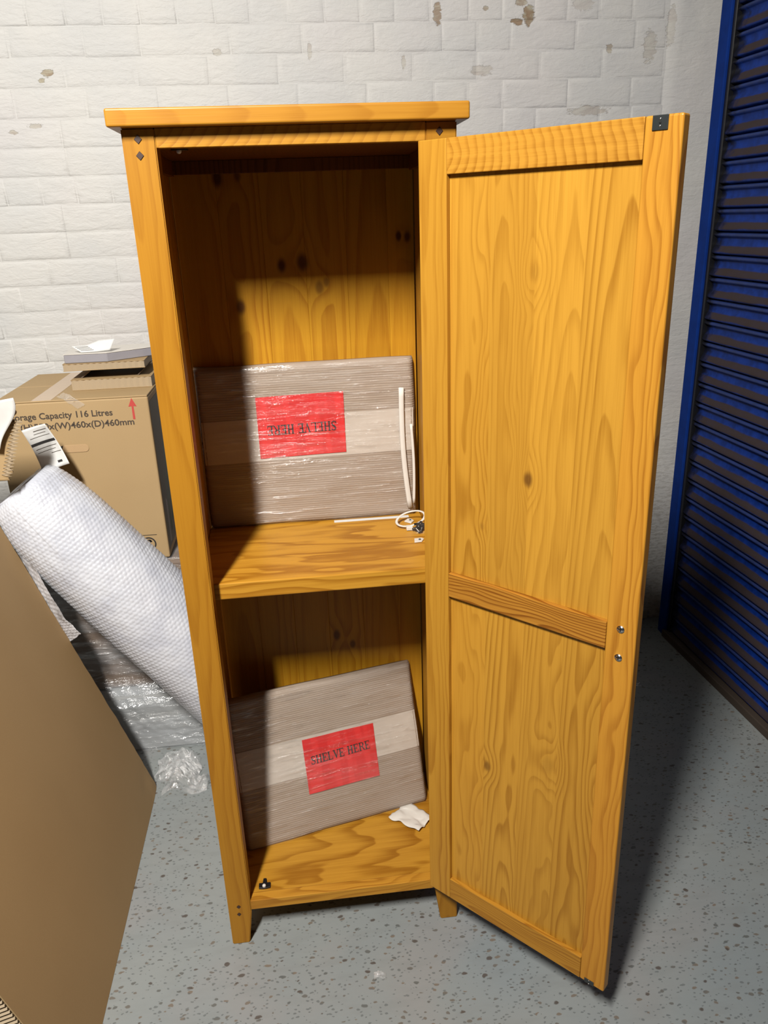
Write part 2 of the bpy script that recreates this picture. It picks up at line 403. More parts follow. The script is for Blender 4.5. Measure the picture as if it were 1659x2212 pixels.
for row in range(-6, 27):
    z0 = 1.998-.0755*row
    if z0 < 0: break
    if row in given: js = sorted(given[row])
    else: js = [XR-((row*37) % 5)*.033]
    header = (row % 6 == 0)
    while js[0] > -1.0: js.insert(0, js[0]-(.100 if header else (.198 if random.random() > .13 else .1)))
    if js[-1] < XR-.02: js.append(XR)
    for a, b in zip(js, js[1:]):
        if b-a < .03: continue
        L = round((b-a)/.004)*.004
        near = (.86 < z0 < 2.12) and not (z0 < 1.18 and a > -.05 and b < .95) and b > -.86
        if near:
            br = link('brick', brick_mesh(L, random.randrange(3)), None, wall)
            br.location = (a, WY+random.uniform(-.0008, .001), z0); br.rotation_euler = (random.uniform(-.008, .008), random.uniform(-.004, .004), random.uniform(-.005, .005)); nb += 1
        else:
            vs, fs = brick_verts(L, .0755, .0052, random); o = len(rest_v)
            rest_v += [v+Vector((a, WY, z0)) for v in vs]; rest_f += [tuple(i+o for i in f) for f in fs]
print('BRICKS', nb)
tag(link('outer_bricks', mesh('outer_bricks', rest_v, rest_f), wall_m, wall, smooth=True), kind='stuff')
# smooth rendered strip beside the shutter and the pale foot of the wall
tag(grid('trim_1', lambda u, v: Vector((1.392+.17*u, WY-.004-.0025*noise.noise(Vector((u*3, v*30, 0)))-(.003 if .1 < u else -.004), 2.4*v)), 8, 120, wall_m), kind='structure')
tag(box('baseboard_back', (.6, WY-.012, .0), (1.50, WY, .03), plain('pale_skirting', (.35, .34, .26), .6), None, .002), kind='structure')

# ================= ROLLER SHUTTER =================
SHX, SHY0, SHY1, PIT = 1.520, -2.4, 1.12, .0655
sh = thing('roller_shutter', 'tall navy blue steel roller shutter with dusty curved slats on the right side', 'shutter', (0, 0, 0))
prof = []   # (x offset, z) profile from top to bottom, room side is -x
for x, z in ((.006, 0), (-.003, -.0015), (-.0065, -.005), (-.0055, -.0095), (.0005, -.0125), (.004, -.016), (.0045, -.025), (.001, -.036), (-.0045, -.046), (-.0085, -.054), (-.0085, -.058), (-.003, -.061), (.006, -.0625), (.012, -.0655)):
    prof.append((x, z))
vs = []; fs = []
ys = [SHY0, -.2, .4, .9, 1.0, 1.06, SHY1]
for y in ys:
    for x, z in prof: vs.append((x-.055*(y-1.1), y, z))
n_ = len(prof)
for i in range(len(ys)-1):
    for k in range(n_-1): fs.append((i*n_+k, (i+1)*n_+k, (i+1)*n_+k+1, i*n_+k+1))
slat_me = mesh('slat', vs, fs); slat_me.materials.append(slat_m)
for k, p in enumerate(slat_me.polygons): p.use_smooth = True
zz = 1.338-PIT*19
for i in range(38):
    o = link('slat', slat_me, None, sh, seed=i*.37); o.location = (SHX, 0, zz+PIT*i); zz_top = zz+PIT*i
M = Matrix.Shear('XY', 4, (0, 0)) if False else None
def shx(y): return SHX-.055*(y-1.1)
bb = []
bm = bmesh.new(); boxbm(bm, (-.026, SHY0, 0), (.02, SHY1-.015, .028), .003)
for v in bm.verts: v.co.x += shx(v.co.y)
me = bpy.data.meshes.new('bottom_bar'); bm.to_mesh(me); bm.free()
tag(link('bottom_bar', me, card('rusty_bar', (.05, .035, .025)), sh), 'rust-brown bottom bar')
box('guide_rail', (1.5005, 1.095, 0), (1.575, 1.15, 2.6), navy, sh, .003)
box('guide_lip', (1.5085, 1.078, 0), (1.575, 1.095, 2.6), black, sh, .002)

# ================= CUPBOARD =================
W, H1, S, H2, ZB, T, D = .5, 1.616, .0483, 1.5888, .1172, .0209, .395
cb = thing('cupboard', 'tall honey oak single-door cupboard standing open with two shelves inside', 'cupboard', (0, 0, 0))
YB = .35
def foot(name, x0, x1, y0, y1, inner, sd):
    """corner post with a foot that tapers on its inner side"""
    tz, cut = .085, .011
    xs0, xs1 = (x0, x1-cut) if inner > 0 else (x0+cut, x1)
    lv = [((xs0, xs1), 0), ((x0, x1), tz), ((x0, x1), H1)]
    bm = bmesh.new(); R_ = []
    for (a, b), z in lv:
        R_.append([bm.verts.new(c) for c in ((a, y0, z), (b, y0, z), (b, y1, z), (a, y1, z))])
    bm.faces.new(R_[0][::-1]); bm.faces.new(R_[-1])
    for q in range(2):
        for i in range(4): bm.faces.new((R_[q][i], R_[q][(i+1) % 4], R_[q+1][(i+1) % 4], R_[q+1][i]))
    bmesh.ops.bevel(bm, geom=list(bm.edges), offset=.0018, segments=2, affect='EDGES')
    me = bpy.data.meshes.new(name); bm.to_mesh(me); bm.free()
    return link(name, me, oak_post, cb, sd)
pl = foot('post', 0, S, 0, .04, 1, .31); pr = foot('post', W-S, W, 0, .04, -1, .77)
foot('post', 0, S*.9, YB+.012, D, 1, 1.3); foot('post', W-S*.9, W, YB+.012, D, -1, 1.9)
def peg(x, z, par, s=.0058):
    prism('peg', [(x-s, z), (x, z-s*1.1), (x+s, z), (x, z+s*1.1)], 'y', -.0012, .004, peg_m, par, .0004)
for x, z in ((.0235, 1.601), (.0235, 1.579)): peg(x, z, pl)
for x, z in ((.0225, .106), (.0215, .085)): peg(x, z, pl, .0045)
peg(.473, 1.602, pr); peg(.473, .106, pr, .0045)
box('top_board', (-.0163, -.0203, H1), (W+.0163, D+.012, H1+.0245), oak_x, cb, .003, .15, 3)
box('top_rail', (S+.0002, .001, H2), (W-S-.0002, .0205, H1-.0003), oak_rail, cb, .001, .55)
box('bottom_rail', (S+.0002, .0005, ZB-.0245), (W-S-.0002, .024, ZB), oak_rail, cb, .0015, 2.1)
box('floor_board', (.0165, .0242, ZB-.018), (W-.0165, YB, ZB-.0002), oak_end, cb, .0005, 3.4)
box('shelf', (.0165, .0405, .853-.033), (W-.0165, YB-.0005, .853), oak_end, cb, .002, 4.2)
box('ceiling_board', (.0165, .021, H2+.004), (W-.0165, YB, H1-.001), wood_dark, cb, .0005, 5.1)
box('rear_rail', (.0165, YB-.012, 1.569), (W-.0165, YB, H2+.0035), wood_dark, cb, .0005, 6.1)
for x0, x1, sd in ((.004, .016, .9), (W-.016, W-.004, 1.6)):
    box('side_panel', (x0, .0405, ZB-.02), (x1, YB-.0125, H1-.002), oak_z, cb, .0005, sd)
    xi = (x1, x1+.010) if x0 < .1 else (x0-.010, x0)
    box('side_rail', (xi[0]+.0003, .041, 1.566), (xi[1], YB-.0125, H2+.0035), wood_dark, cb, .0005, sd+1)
xs = [.0165, .100, .182, .263, .346, .430, W-.0165]
for i, (a, b) in enumerate(zip(xs, xs[1:])):
    box('back_plank', (a, YB+.0005, ZB-.02), (b, YB+.0115, H1-.002), pine, cb, .0008, .13+i*1.37)
for x in (.09, .41): blob('shelf_pin', (x, .055, .853-.0345), .004, peg_m, cb, 1)
def catch(zc, sgn, x=.0785, y=.036):
    c = thing('x', None, None); bpy.data.objects.remove(c)
    z0, z1 = sorted((zc+sgn*.0002, zc+sgn*.0045))
    o = prism('roller_catch', [(x-.0125, y-.0065), (x-.003, y-.008), (x+.003, y-.008), (x+.0125, y-.0065), (x+.0125, y+.0065), (x+.0045, y+.0065), (x+.003, y+.019), (x-.003, y+.019), (x-.0045, y+.0065), (x-.0125, y+.0065)], 'z', z0, z1, black, cb, .0004)
    blob('ball', (x-.001, y-.003, zc+sgn*.0055), .0042, white_pl, o, 2)
    return o
tag(catch(ZB, 1), 'black catch with a white ball'); tag(catch(H2+.004, -1, .0765, .046), 'black catch with a white ball')
# ---- door: local x from hinge to free edge, local y from inner face (-T) to outer face (0)
dw, z0, z1 = W-2*S, ZB+.001, H2-.001
dr = bpy.data.objects.new('door', None); C.objects.link(dr); dr.parent = cb; dr.location = (W-S, 0, 0)
th = 2.328; dr.rotation_euler = (0, 0, math.atan2(-math.sin(th), -math.cos(th))); dr.empty_display_size = .05
A, B = .0535, .355
def dbox(name, a, b, mat, sd, bev=.0012, seg=2): return box(name, a, b, mat, dr, bev, sd, seg)
dbox('stile', (.001, -T, z0), (A, 0, z1), oak_z, 2.7)
s2_ = dbox('stile', (B, -T, z0), (dw, 0, z1), wood('oak_free_stile', 'z', (.49, .228, .026), (.29, .108, .009), rings=140, w0=.03, tilt=.13, contrast=.7, warp=.03), 3.3, .0028, 3)
dbox('rail', (A+.0002, -T, 1.5385), (B-.0002, 0, z1), wood('oak_figured_rail', 'x', (.50, .24, .030), (.28, .108, .008), rings=78, w0=.010, tilt=.95, contrast=.85, warp=.045), .208)
dbox('rail', (A+.0002, -T, .836), (B-.0002, 0, .8825), wood('oak_dark_rail', 'x', (.40, .175, .022), (.19, .062, .006), rings=190, w0=.02, tilt=.10, contrast=.9, warp=.03), .30)
dbox('rail', (A+.0002, -T, z0), (B-.0002, 0, .170), oak_rail, 11.3)
st = [A, .128, .204, .280, B]
for k, (za, zb_) in enumerate(((.8825, 1.5385), (.170, .836))):
    for i, (a, b) in enumerate(zip(st, st[1:])):
        dbox('panel_board', (a+(.0 if i else .0003), -.0125, za+.0002), (b-(.0 if i < 3 else .0003), -.006, zb_-.0002), oak_panel, .41+k*2.9+i*.83, 0)
def plate(u0, u1, za, zb_):
    o = box('catch_plate', (u0, -T-.0015, za), (u1, -T+.001, zb_), grey_metal, dr, .0006)
    c = ((u0+u1)/2, -T-.0016, (za+zb_)/2); s = (u1-u0)/20
    for dz in (-4*s, 0, 4*s):
        blob('screw', (c[0], c[1], c[2]+dz), 1.7*s, steel if dz else hole_m, o, 1, (1, .5, 1))
    return o
plate(.365, .385, 1.5705, 1.5875); plate(.365, .384, .1185, .128)
for z in (.878, .828):
    o = tube('handle_screw', [(.3785, -T+.001, z), (.3785, -T-.0012, z)], .0062, steel, dr, 14)
    box('screw_slot', (.3785-.0035, -T-.0016, z-.0009), (.3785+.0035, -T-.001, z+.0009), hole_m, o, 0)
    box('screw_slot', (.3785-.0009, -T-.0016, z-.0035), (.3785+.0009, -T-.001, z+.0035), hole_m, o, 0)
tube('handle', [(.3785, 0, .828), (.3785, .018, .828), (.3785, .026, .84), (.3785, .026, .866), (.3785, .018, .878), (.3785, 0, .878)], .005, grey_metal, dr, 8)
for z in (.32, .85, 1.42):
    tube('hinge', [(.0, .0055, z-.03), (.0, .0055, z+.03)], .004, steel, dr, 8)

# ================= WRAPPED SHELF PACKETS =================
def serif(ch):
    """rectangles/polys of a bold serif capital in a 1-high box; returns polys, width"""
    st, ba, se = .17, .075, .06
    def rc(a, b, c, d): return [(a, b), (c, b), (c, d), (a, d)]
    if ch == 'H': return [rc(.1, 0, .1+st, 1), rc(.6, 0, .6+st, 1), rc(.1, .46, .7, .46+ba), rc(0, 0, .37, se), rc(0, 1-se, .37, 1), rc(.5, 0, .87, se), rc(.5, 1-se, .87, 1)], .95
    if ch == 'E': return [rc(.1, 0, .1+st, 1), rc(0, 0, .72, ba), rc(0, 1-ba, .70, 1), rc(.1, .47, .5, .47+ba), rc(.66, 0, .72, .27), rc(.64, .75, .70, 1), rc(.46, .36, .52, .66)], .82
    if ch == 'L': return [rc(.1, 0, .1+st, 1), rc(0, 0, .72, ba), rc(0, 1-se, .38, 1), rc(.66, 0, .72, .3)], .80
    if ch == 'V': return [[(.08, 1), (.27, 1), (.53, .12), (.43, 0), (.40, 0)], [(.40, 0), (.46, 0), (.80, 1), (.72, 1)], rc(0, 1-se, .36, 1), rc(.6, 1-se, .9, 1)], .90
    if ch == 'R': return [rc(.1, 0, .1+st, 1), rc(0, 0, .37, se), rc(0, 1-ba, .55, 1), rc(.1, .47, .5, .47+ba), [(.5, 1), (.66, .95), (.74, .84), (.74, .66), (.62, .52), (.5, .47), (.5, .54), (.58, .66), (.58, .84), (.5, .93)], [(.4, .5), (.56, .5), (.86, .05), (.9, 0), (.7, 0)]], .92
    if ch == 'S':
        P = [(.60, .82), (.52, .93), (.36, .965), (.18, .90), (.13, .76), (.2, .62), (.36, .52), (.52, .42), (.60, .27), (.52, .1), (.34, .035), (.16, .08), (.07, .22)]; o = []
        for i, (a, b) in enumerate(zip(P, P[1:])):
            d = Vector((b[0]-a[0], b[1]-a[1])).normalized(); n = Vector((-d.y, d.x))*(.045+.05*math.exp(-((i-5.5)/2.4)**2))
            o.append([(a[0]+n.x, a[1]+n.y), (b[0]+n.x, b[1]+n.y), (b[0]-n.x, b[1]-n.y), (a[0]-n.x, a[1]-n.y)])
        return o+[rc(.58, .68, .64, .98), rc(.04, .0, .10, .3)], .76
    return [], .45
def lettering(body, h, M, mat, parent, sx=.80):
    x = 0; vs = []; fs = []
    for ch in body:
        ps, wd = serif(ch)
        for p in ps:
            o = len(vs); vs += [Vector(((x+a)*h*sx, b*h, 0)) for a, b in p]; fs.append(tuple(range(o, o+len(p))))
        x += wd
    tw = x*h*sx
    vs = [M @ (v-Vector((tw/2, h/2, 0))) for v in vs]
    return link('lettering', mesh('lettering', vs, fs), mat, parent)
def packet(name_label, M, flip, sd, wdt=.455, hgt=.352, tk=.022):
    """local x across, z up, front at y=0, back at y=tk"""
    t = thing('wrapped_shelf', name_label, 'wrapped board'); t.matrix_world = M
    rn = random.Random(sd)
    def surf(off, amp):
        def f(u, v):
            x = u*wdt; z = v*hgt
            e = min(u, 1-u)*wdt; g = min(v, 1-v)*hgt; rd = .009
            dy = 0
            for q in (e, g):
                if q < rd: dy += (rd-math.sqrt(max(0, rd*rd-(rd-q)**2)))
            nx = noise.noise(Vector((x*14+sd, z*14, sd)))*amp+noise.noise(Vector((x*9+sd, z*60, sd)))*amp*.5
            wob = noise.noise(Vector((x*6, z*6, sd+5)))*.0035
            return Vector((x+(wob if e < .02 else 0), dy+nx-off, z+(wob*1.2 if g < .02 else 0)))
        return f
    # board: front sheet, sides and back in one mesh
    nu, nv = 60, 46; F_ = surf(0, .0016)
    vs = [F_(i/nu, j/nv) for j in range(nv+1) for i in range(nu+1)]
    fs = [(j*(nu+1)+i, j*(nu+1)+i+1, (j+1)*(nu+1)+i+1, (j+1)*(nu+1)+i) for j in range(nv) for i in range(nu)]
    per = [i for i in range(nu)]+[j*(nu+1)+nu for j in range(nv)]+[nv*(nu+1)+i for i in range(nu, 0, -1)]+[j*(nu+1) for j in range(nv, 0, -1)]
    o = len(vs); vs += [Vector((vs[k].x, tk, vs[k].z)) for k in per]; n = len(per)
    fs += [(per[k], o+k, o+(k+1) % n, per[(k+1) % n]) for k in range(n)]; fs.append(tuple(o+k for k in range(n-1, -1, -1)))
    b = link('board', mesh('board', vs, fs), card_pk, t, smooth=True)
    def patch(nm, x0, x1, za, zb2, off, mat, sk=0., n=(24, 12)):
        F2 = surf(off, .0016)
        def f(u, v):
            x = x0+(x1-x0)*u; z = za+(zb2-za)*v+sk*(x-x0)
            return F2(x/wdt, z/hgt)
        return grid(nm, f, n[0], n[1], mat, t)
    patch('tape_band', .004, wdt-.004, .145, .238, .0006, tape_m, .015 if flip else .004, (50, 10))
    lx0, lx1, lz0, lz1 = (.121, .305, .153, .285) if flip else (.161, .337, .100, .233)
    lb = patch('sticker', lx0, lx1, lz0, lz1, .0022, label_red, .02 if flip else .0)
    cx, cz = (lx0+lx1)/2, (lz0+lz1)/2-(.0 if flip else -.015)
    if flip: cz -= .004
    ang = math.pi+.02 if flip else .03
    Ml = Matrix.Translation((cx+(0 if flip else .0), -.0034, cz)) @ Matrix.Rotation(math.pi/2, 4, 'X') @ Matrix.Rotation(ang, 4, 'Z')
    lettering('SHELVE HERE', .0205, Ml, ink, lb)
    # tight stretch film over the front with creases
    rs = [(rn.uniform(0, wdt), rn.uniform(0, hgt), rn.uniform(.06, .25), rn.uniform(-.10, .10)) for _ in range(46)]
    def ff(u, v):
        p = surf(.0042, .0012)(u, v); c = 0
        for cx_, cz_, ln, sl in rs:
            dx = p.x-cx_; dz = p.z-cz_-dx*sl
            if abs(dx) < ln and abs(dz) < .004: c = max(c, (1-abs(dz)/.004)*(1-abs(dx)/ln))
        return Vector((p.x, p.y-.0016*c, p.z))
    grid('plastic_film', ff, 90, 150, film_m, t)
    return t
Mp = Matrix.Translation((.0185, .3265-.004, .8535)) @ Matrix.Rotation(R(-1.2), 4, 'X')
p1 = packet('film-wrapped board on the middle shelf with its red sticker upside down', Mp, True, 3)
strap = []
for x0, x1, zt, zb2, wd, bend in ((.428, .441, .290, .020, .0058, -.006), (.447, .449, .210, .030, .0030, .003)):
    pts = [(x0+(x1-x0)*i/14+bend*math.sin(3.1*i/14), -.0068, zt+(zb2-zt)*i/14) for i in range(15)]
    tube('foam_strip', pts, wd, tissue_m, p1, 8, .35)
a_, b_ = Vector((.042, .138, ZB)), Vector((.476, .24, ZB)); hd = (b_-a_).normalized(); bk = Vector((-hd.y, hd.x, 0)); tl = R(16)
up_ = Vector((0, 0, 1))*math.cos(tl)+bk*math.sin(tl); yy = up_.cross(hd)
Mq = Matrix.Translation(a_-hd*.006+Vector((0, 0, .0015))) @ Matrix((hd, yy, up_)).transposed().to_4x4()
p2 = packet('film-wrapped board leaning askew on the cupboard floor with its red sticker upright', Mq, False, 11, .452, .362, .02)

# ---- loose bits on the middle shelf
z = .8532
o = box('paper_strip', (.288, .3095, z), (.455, .3215, z+.0009), paper, None, .0002); tag(o, 'thin white paper strip lying under the front edge of the upper wrapped board', 'paper')
loop = [(.452+.031*math.cos(a), .262+.026*math.sin(a), z+.012+.009*math.sin(a+.9)+.0035) for a in [2*math.pi*i/28 for i in range(28)]]
t_ = tube('cable_tie', loop, .0032, white_pl, None, 6, .5, True); tag(t_, 'white plastic cable tie loop standing at the right end of the middle shelf', 'cable tie')
box('tie_head', (.438, .228, z+.001), (.452, .240, z+.010), white_pl, t_, .0015)
def clip_(loc, rz, label):
    t = thing('plastic_bracket', label, 'bracket', loc, (0, 0, rz))
    prism('plate', [(-.012, -.008), (.004, -.009), (.012, .001), (.010, .008), (-.006, .010)], 'z', .0003, .003, white_pl, t, .0005)
    tube('screw', [(.002, -.001, .0028), (.002, -.001, .0045)], .0024, grey_metal, t, 8)
clip_((.455, .172, z), .2, 'small white plastic bracket at the front of the middle shelf, by the door')
clip_((.452, .283, z), 1.1, 'small white plastic bracket inside the cable tie loop on the middle shelf')
t_ = thing('fitting_bag', 'small clear bag of black metal fittings beside the cable tie on the middle shelf', 'bag', (.470, .222, z))
for k, (x, y, h, r_) in enumerate(((-.012, .006, .006, .6), (-.002, -.004, .005, 1.3), (.006, .008, .007, 2.2), (-.006, .014, .012, .1), (.004, .002, .015, 2.8), (-.010, -.006, .005, 1.8))):
    dx, dy = math.cos(r_)*.009, math.sin(r_)*.009
    b = tube('bolt', [(x-dx, y-dy, h), (x+dx*.5, y+dy*.5, h+.001), (x+dx*.52, y+dy*.52, h+.001), (x+dx, y+dy, h+.001)], [.0026, .0026, .0052, .0048], plain('dark_steel', (.05, .045, .04), .25, Metallic=.8) if k == 0 else bpy.data.materials['dark_steel'], t_, 8)
grid('bag_film', lambda u, v: Vector(((u-.5)*.046, (v-.5)*.042+.003, .002+.018*math.sin(math.pi*u)*math.sin(math.pi*v)+.004*noise.noise(Vector((u*6, v*6, 2))))), 24, 24, film_material('bag_film', .04, .10, (30, 30, 30), .8, .1), t_)
# tissue on the cupboard floor
def tis(u, v):
    c = [Vector((.372, .200, ZB)), Vector((.425, .245, ZB)), Vector((.480, .182, ZB)), Vector((.437, .140, ZB))]
    p = (c[0]*(1-u)+c[3]*u)*(1-v)+(c[1]*(1-u)+c[2]*u)*v
    n = noise.noise(Vector((u*3.3, v*3.3, 4)))
    return p+Vector((.004*noise.noise(Vector((u*5, v*5, 1))), .006*noise.noise(Vector((u*4, v*7, 9))), .004+.0035*n+.006*abs(math.sin(v*5+u))*u))
tag(grid('foam_sheet_scrap', tis, 26, 18, tissue_m, thick=.0012), 'crumpled scrap of thin white foam sheet on the cupboard floor under the lower board', 'foam scrap')

# ================= STORAGE CARTON STACK (left) =================
BX0, BX1, BY0, BY1, BZ0, BZ1 = -.560, -.165, .78, 1.19, .601, 1.066
ct = thing('storage_carton', 'closed brown cardboard carton printed with storage capacity, standing behind the bubble wrap roll', 'carton', ((BX0+BX1)/2, BY0, BZ0))
O_ = -Vector(ct.location)
def loc(v): return Vector(v)+O_
def cbox(name, a, b, mat, par=ct, bev=.002, **k): return box(name, loc(a), loc(b), mat, par, bev, **k)
body = cbox('body', (BX0, BY0, BZ0), (BX1, BY1, BZ1-.004), card_m, bev=.004)
cbox('flap', (BX0+.001, BY0+.001, BZ1-.0038), (BX1-.001, (BY0+BY1)/2-.0015, BZ1), card_m, bev=.0015)
cbox('flap', (BX0+.001, (BY0+BY1)/2+.0015, BZ1-.0038), (BX1-.001, BY1-.001, BZ1), card_m, bev=.0015)
cbox('tape', (BX0+.10, BY0+.002, BZ1), (BX0+.15, BY1-.002, BZ1+.0005), tape2_m, bev=0)
side = cbox('side_print', (BX1+.0002, BY0+.012, BZ0+.02), (BX1+.0008, BY1-.02, BZ1-.02), card('printed_side', (.16, .145, .115)), bev=0)
for k in range(7):
    x = BX1+.0009; y = BY0+.08+.045*k+random.uniform(-.01, .01); za = BZ0+.03+random.uniform(0, .03)
    prism('side_leaf', [(y-.012, za), (y+.008, za), (y+.018, za+.10+.05*random.random()), (y, za+.20+.06*random.random())], 'x', x+O_.x, x+.0004+O_.x, plain('dull_green_print', (.035, .075, .035), .6) if k == 0 else bpy.data.materials['dull_green_print'], side, 0) if False else None
gp = bpy.data.materials.get('dull_green_print') or plain('dull_green_print', (.035, .075, .035), .6)
gw = plain('pale_print', (.22, .21, .19), .6)
for k in range(9):
    y = BY0+.05+.036*k; za = BZ0+.03+.02*((k*7) % 3); hh = .12+.05*((k*5) % 4)
    pts = [Vector((BX1+.0009, q[0], q[1]))+O_ for q in ((y-.010, za), (y+.010, za), (y+.014-.01*(k % 2), za+hh), (y-.004, za+hh*1.1))]
    link('side_picture', mesh('side_picture', pts, [(0, 1, 2, 3)]), gp if k % 3 else gw, side)
def on_front(x, z, off=.0006): return Matrix.Translation(Vector((x, BY0-off, z))+O_) @ Matrix.Rotation(math.pi/2, 4, 'X')
text_mesh('lettering', 'Storage Capacity 116 Litres', .0235, on_front(-.527, 1.018), ink_soft, body, width=.267, bold=.0004)
text_mesh('lettering', 'Size (H)550x(W)460x(D)460mm', .0235, on_front(-.546, .990), ink_soft, body, width=.338, bold=.0004)
def flatpoly(name, pts, M, mat, par):
    return link(name, mesh(name, [M @ Vector((a, b, 0)) for a, b in pts], [tuple(range(len(pts)))]), mat, par)
Ma = on_front(-.2065, 1.004)
flatpoly('arrow', [(-.003, 0), (.003, 0), (.0025, .035), (.0105, .034), (.0, .057), (-.0105, .034), (-.0025, .035)], Ma, ink_red, body)
Mr = on_front(-.218, .646)
def ringpoly(name, r0, r1, a0, a1, M, mat, par, n=40, cx=0, cy=0):
    vs = []; fs = []
    for i in range(n+1):
        a = a0+(a1-a0)*i/n
        for r in (r0, r1): vs.append(M @ Vector((cx+r*math.cos(a), cy+r*math.sin(a), 0)))
    for i in range(n): fs.append((2*i, 2*i+2, 2*i+3, 2*i+1))
    return link(name, mesh(name, vs, fs), mat, par)
ringpoly('round_symbol', .0165, .0205, 0, 2*math.pi, Mr, ink, body)
for k in range(2):
    a = k*math.pi
    ringpoly('symbol_arrow', .0045, .0085, a+.3, a+2.7, Mr, ink, body, 14, .0052*math.cos(a+1.2), .0052*math.sin(a+1.2))
    flatpoly('symbol_arrow', [(.004*math.cos(a)-.004, .009*math.sin(a+1)-.004), (.004*math.cos(a)+.006, .009*math.sin(a+1)-.002), (.004*math.cos(a), .009*math.sin(a+1)+.006)], Mr, ink, body)
cbox('print_line', (-.257, BY0-.0007, .672), (-.193, BY0-.0002, .6735), ink, body, 0)
# punched handle
pts = []
for i in range(24):
    a = 2*math.pi*i/24; pts.append((-.371+.026*(1 if math.cos(a) > 0 else -1)+.0105*math.cos(a)+O_.x, .934+.0105*math.sin(a)+O_.z))
prism('handle_slot', pts, 'y', BY0-.0016+O_.y, BY0-.0003+O_.y, card('carton_slot', (.42, .28, .145)), body, .0005)
prism('slot_gap', [(-.409+O_.x, .934+O_.z), (-.406+O_.x, .942+O_.z), (-.399+O_.x, .9445+O_.z), (-.403+O_.x, .934+O_.z), (-.400+O_.x, .925+O_.z), (-.407+O_.x, .927+O_.z)], 'y', BY0-.0021+O_.y, BY0-.0017+O_.y, hole_m, body, 0)
# shiny tape tail hanging over the front edge
def tail(u, v):
    return Vector((-.405+.06*u+.02*v, BY0+.03-.034*min(1, u*2)-.0*v, BZ1+.002-.05*max(0, u-.45)+.004*noise.noise(Vector((u*7, v*7, 3))) + .010*v))+O_
grid('loose_tape', tail, 24, 8, film2_m, ct)

# boards and boxes lying on top of the carton
def flat_item(name, label, cat, x0, x1, y0, y1, z0, z1, rz, mat, edge, tiltx=0, group=None):
    c = ((x0+x1)/2, (y0+y1)/2, z0); t = thing(name, label, cat, c, (0, tiltx, rz), group)
    hx, hy, h = (x1-x0)/2, (y1-y0)/2, z1-z0
    box('sheet', (-hx, -hy, h-.0012), (hx, hy, h), mat, t, .0004); box('sheet', (-hx, -hy, 0), (hx, hy, .0012), mat, t, .0004)
    # fluted core, a real zigzag
    n = 26; vs = []; fs = []
    for i in range(n+1):
        x = -hx+.001+(2*hx-.002)*i/n; y = (-.0015 if i % 2 else .0012)
        vs += [(x, -hy+.0015+y, .0012), (x, -hy+.0015+y, h-.0012), (x, hy-.0015-y, .0012), (x, hy-.0015-y, h-.0012)]
    for i in range(n):
        a, b = i*4, i*4+4; fs += [(a, b, b+1, a+1), (b+2, a+2, a+3, b+3)]
    fs += [(0, 1, 3, 2), (n*4, n*4+2, n*4+3, n*4+1)]
    link('fluted_core', mesh('fluted_core', vs, fs), edge, t)
    return t
core = card('fluted_core_board', (.37, .29, .19))
flat_item('cardboard_pad', 'lower thick brown cardboard pad with fluted edge lying directly on the storage carton', 'cardboard', -.384, -.170, .890, 1.15, 1.0665, 1.0955, .01, card_m, core)
flat_item('cardboard_pad', 'upper thick brown cardboard pad under the slim grey box', 'cardboard', -.397, -.182, .885, 1.13, 1.1205, 1.140, .012, card_m, core)
t = thing('card_spacer', 'dark folded card spacer between the two cardboard pads', 'cardboard', (-.27, .99, 1.0960))
prism('fold', [(-.092, 0), (-.062, .0240), (.085, .0240), (.085, .0215), (-.057, .0215), (-.087, 0)], 'y', -.075, .12, pack_m, t, .0005)
prism('fold', [(.060, 0), (.085, .021), (.088, .021), (.063, 0)], 'y', -.075, .12, pack_m, t, .0003)
gb = thing('slim_grey_box', 'slim grey flat box lying on top of the upper cardboard pad', 'box', (-.29, .895, 1.1405), (0, 0, .03))
prism('body', [(-.100, 0), (.013, -.006), (.122, .060), (.122, .13), (-.100, .13)], 'z', .0, .0225, foam, gb, .0015)
prism('lid', [(-.101, -.001), (.013, -.007), (.123, .059), (.123, .131), (-.101, .131)], 'z', .0226, .0245, white_pl, gb, .0006)
SL = (Vector((-.372, .90, 1.186)), Vector((-.345, .90, 1.166)), Vector((-.300, .90, 1.1665)), Vector((-.268, .90, 1.169)))
def leaf(u, v):
    if u < .55: q = u/.55; p = SL[1].lerp(SL[2], q); h = Vector((-.027, .012, .0165))
    else: q = (u-.55)/.45; p = SL[2].lerp(SL[3], q); h = Vector((.002+.012*q, .012, .028))
    return p+h*v+Vector((0, 0, .001))
lf = tag(grid('folded_slip', leaf, 16, 6, paper, thick=.0004), 'folded white printed slip standing on the slim grey box', 'paper slip')
for k in range(4):
    v = .25+.18*k
    link('print_line', mesh('print_line', [leaf(.08, v)+Vector((0, -.0006, 0)), leaf(.5, v)+Vector((0, -.0006, 0)), leaf(.5, v+.06)+Vector((0, -.0006, 0)), leaf(.08, v+.06)+Vector((0, -.0006, 0))], [(0, 1, 2, 3)]), ink_soft, lf)

